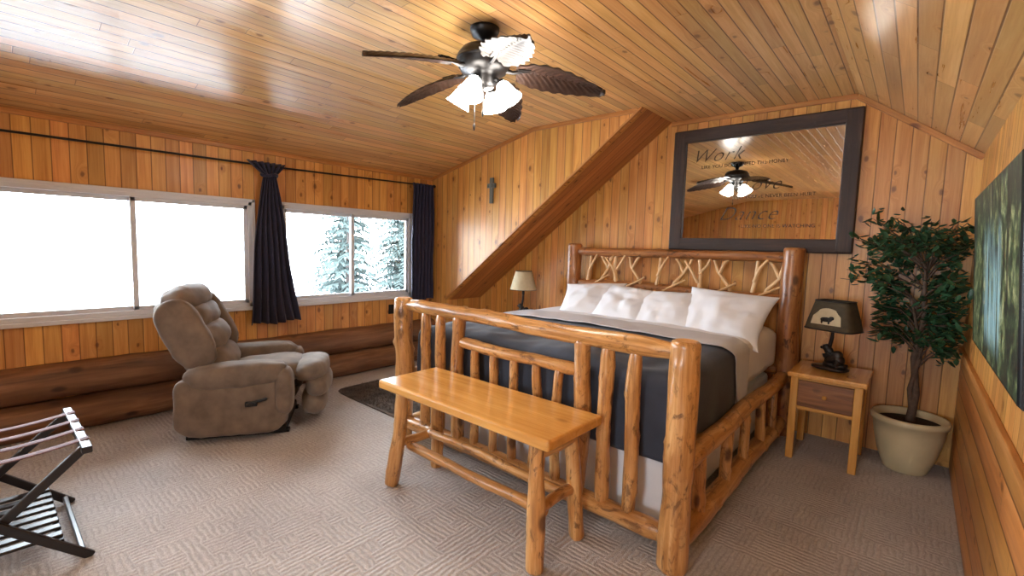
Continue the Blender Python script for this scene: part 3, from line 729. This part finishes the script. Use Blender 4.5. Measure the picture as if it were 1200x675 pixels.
for dx, zz in ((-.04, 2.20), (.03, 2.27)):
    b.tube([(FX+dx, FYy-.03, 2.43), (FX+dx, FYy-.03, zz+.02)], .0025, 6, 0); b.puff((FX+dx, FYy-.03, zz), (.014, .014, .045), None, 2, 0, div=5)
b.done('ceiling_fan', [m_black, m_blade, m_bulb])

# ------------------------------------------------------------ recliner
rec = Bd(); RM = Matrix.Rotation(radians(-31), 3, 'Z'); RC = Vector((-4.04, 1.42, 0))
def rp(c, size, rx=0, n=4, amp=.03, div=16, rz=0, fs=4, fn=None):
    M = RM@Matrix.Rotation(radians(rz), 3, 'Z')@Matrix.Rotation(radians(rx), 3, 'X'); rec.puff(RM@Vector(c)+RC, size, M, n, 0, amp, fs, div, fn)
rp((0, -.04, .25), (.76, .66, .34), 0, 7, .01)                   # body
for s_ in (-1, 1):
    rp((s_*.35, -.04, .28), (.20, .74, .46), 0, 5, .04)            # arm side panel
    rp((s_*.36, -.01, .50), (.235, .68, .19), 3, 3.0, .08)         # arm pad
    rp((s_*.36, .31, .36), (.22, .13, .36), 0, 3.0, .06)         # arm front roll
rp((0, .12, .44), (.54, .62, .19), 4, 3.2, .06)                    # seat
rp((0, .47, .45), (.58, .28, .18), 8, 2.6, .07); rp((0, .53, .33), (.60, .20, .20), 0, 2.6, .07); rp((0, .50, .19), (.58, .20, .21), 0, 2.6, .07)
tb = 25
rp((0, -.34, .70), (.66, .20, .76), tb, 5, .03)                  # back shell
rp((0, -.19, .56), (.54, .20, .24), tb, 2.6, .07); rp((0, -.27, .74), (.60, .22, .24), tb, 2.6, .08); rp((0, -.345, .89), (.62, .22, .22), tb, 2.6, .08); rp((0, -.415, 1.03), (.66, .25, .22), tb, 2.6, .08)
for s_ in (-1, 1): rp((s_*.31, -.34, .80), (.13, .28, .54), tb, 3, .06)
def rbx(c, size, rx=0, mat=1): rec.box(RM@Vector(c)+RC, size, RM@Matrix.Rotation(radians(rx), 3, 'X'), .006, mat)
rbx((0, -.02, .04), (.62, .66, .06))
for s_ in (-1, 1): rbx((s_*.27, -.02, .015), (.05, .70, .03))
rbx((.46, .10, .30), (.03, .08, .035)); rbx((.472, .14, .32), (.018, .14, .02), 12)
rec.done('recliner', [m_chair, m_black])

# ------------------------------------------------------------ luggage rack
b = Bd(); X0, X1_ = -3.48, -2.82; ya, yb_ = .29, -.27
def bar(p0, p1, w, th, up=(1, 0, 0), mat=0):
    p0 = Vector(p0); p1 = Vector(p1); d = (p1-p0).normalized(); up = Vector(up); s1 = d.cross(up).normalized(); s2 = s1.cross(d)
    b.box((p0+p1)/2, (th, (p1-p0).length, w), Matrix((s1, d, s2)).transposed(), .004, mat)
for x, o_ in ((X0, .012), (X1_, -.012)):
    bar((x, ya, .0), (x, yb_, .52), .022, .036); bar((x+o_*2, yb_, .0), (x+o_*2, ya, .52), .022, .036)
for y, z in ((ya, .52), (yb_, .52)): bar((X0-.03, y, z), (X1_+.03, y, z), .03, .036, (0, 0, 1))
for y, z in ((ya-.03, .035), (yb_+.03, .035), (ya-.1, .11), (yb_+.1, .11)): bar((X0, y, z), (X1_, y, z), .025, .02, (0, 0, 1))
for i in range(8):
    x = X0+.05+i*(X1_-X0-.1)/7; bar((x, ya-.09, .128), (x, yb_+.09, .128), .045, .012, (1, 0, 0), 0)
for i in range(4):
    x = X0+.09+i*.16
    def st(u, v, x=x): return (x-.025+.05*u, ya+.02+(yb_-ya-.04)*v, .54-.03*sin(pi*v))
    b.surf(st, 3, 16, 1)
ob = b.done('luggage_rack', [m_blackw, m_strap], solid=.002)

# ------------------------------------------------------------ shag rug
b = Bd()
for i in range(9000):
    u = random.uniform(-1, 1); v = random.uniform(-1, 1); l = (abs(u)**6+abs(v)**6)**(1/6)
    if l > 1: continue
    x = -3.72+.60*u; y = 2.62+.30*v
    p = Vector((x, y, .002)); d = Vector((random.gauss(0, .5), random.gauss(0, .5), 1)).normalized()*random.uniform(.02, .04); s = Vector((random.uniform(-1, 1), random.uniform(-1, 1), 0)).normalized()*.004
    b.add([p-s, p+s, p+d], [(0, 1, 2)], 0, [Vector((x, y, 0))]*3, False, Vector((0, 0, 0)))
b.puff((-3.72, 2.62, .006), (1.24, .64, .02), None, 8, 0, div=8)
b.done('shag_rug', [m_rug])

# ------------------------------------------------------------ world + camera
w = bpy.data.worlds.new('World'); bpy.context.scene.world = w; w.use_nodes = True
bg = w.node_tree.nodes['Background']; bg.inputs[0].default_value = (.80, .91, 1.0, 1); bg.inputs[1].default_value = 28.0
y = radians(40.919); p = radians(5.047); r = radians(1.647)
D = Vector((-sin(y), cos(y), 0)); R = Vector((cos(y), sin(y), 0)); Z = Vector((0, 0, 1))
F = D*cos(p)-Z*sin(p); U = D*sin(p)+Z*cos(p); R2 = R*cos(r)+U*sin(r); U2 = U*cos(r)-R*sin(r)
cam = bpy.data.cameras.new('camera'); co = bpy.data.objects.new('camera', cam); COL.objects.link(co)
cam.sensor_width = 36; cam.sensor_fit = 'HORIZONTAL'; cam.lens = 545.062/1200*36; cam.clip_start = .02
M = Matrix((R2, U2, -F)).transposed().to_4x4(); M.translation = Vector((0, 0, 1.5)); co.matrix_world = M
sc = bpy.context.scene; sc.camera = co
sc.view_settings.view_transform = 'Standard'
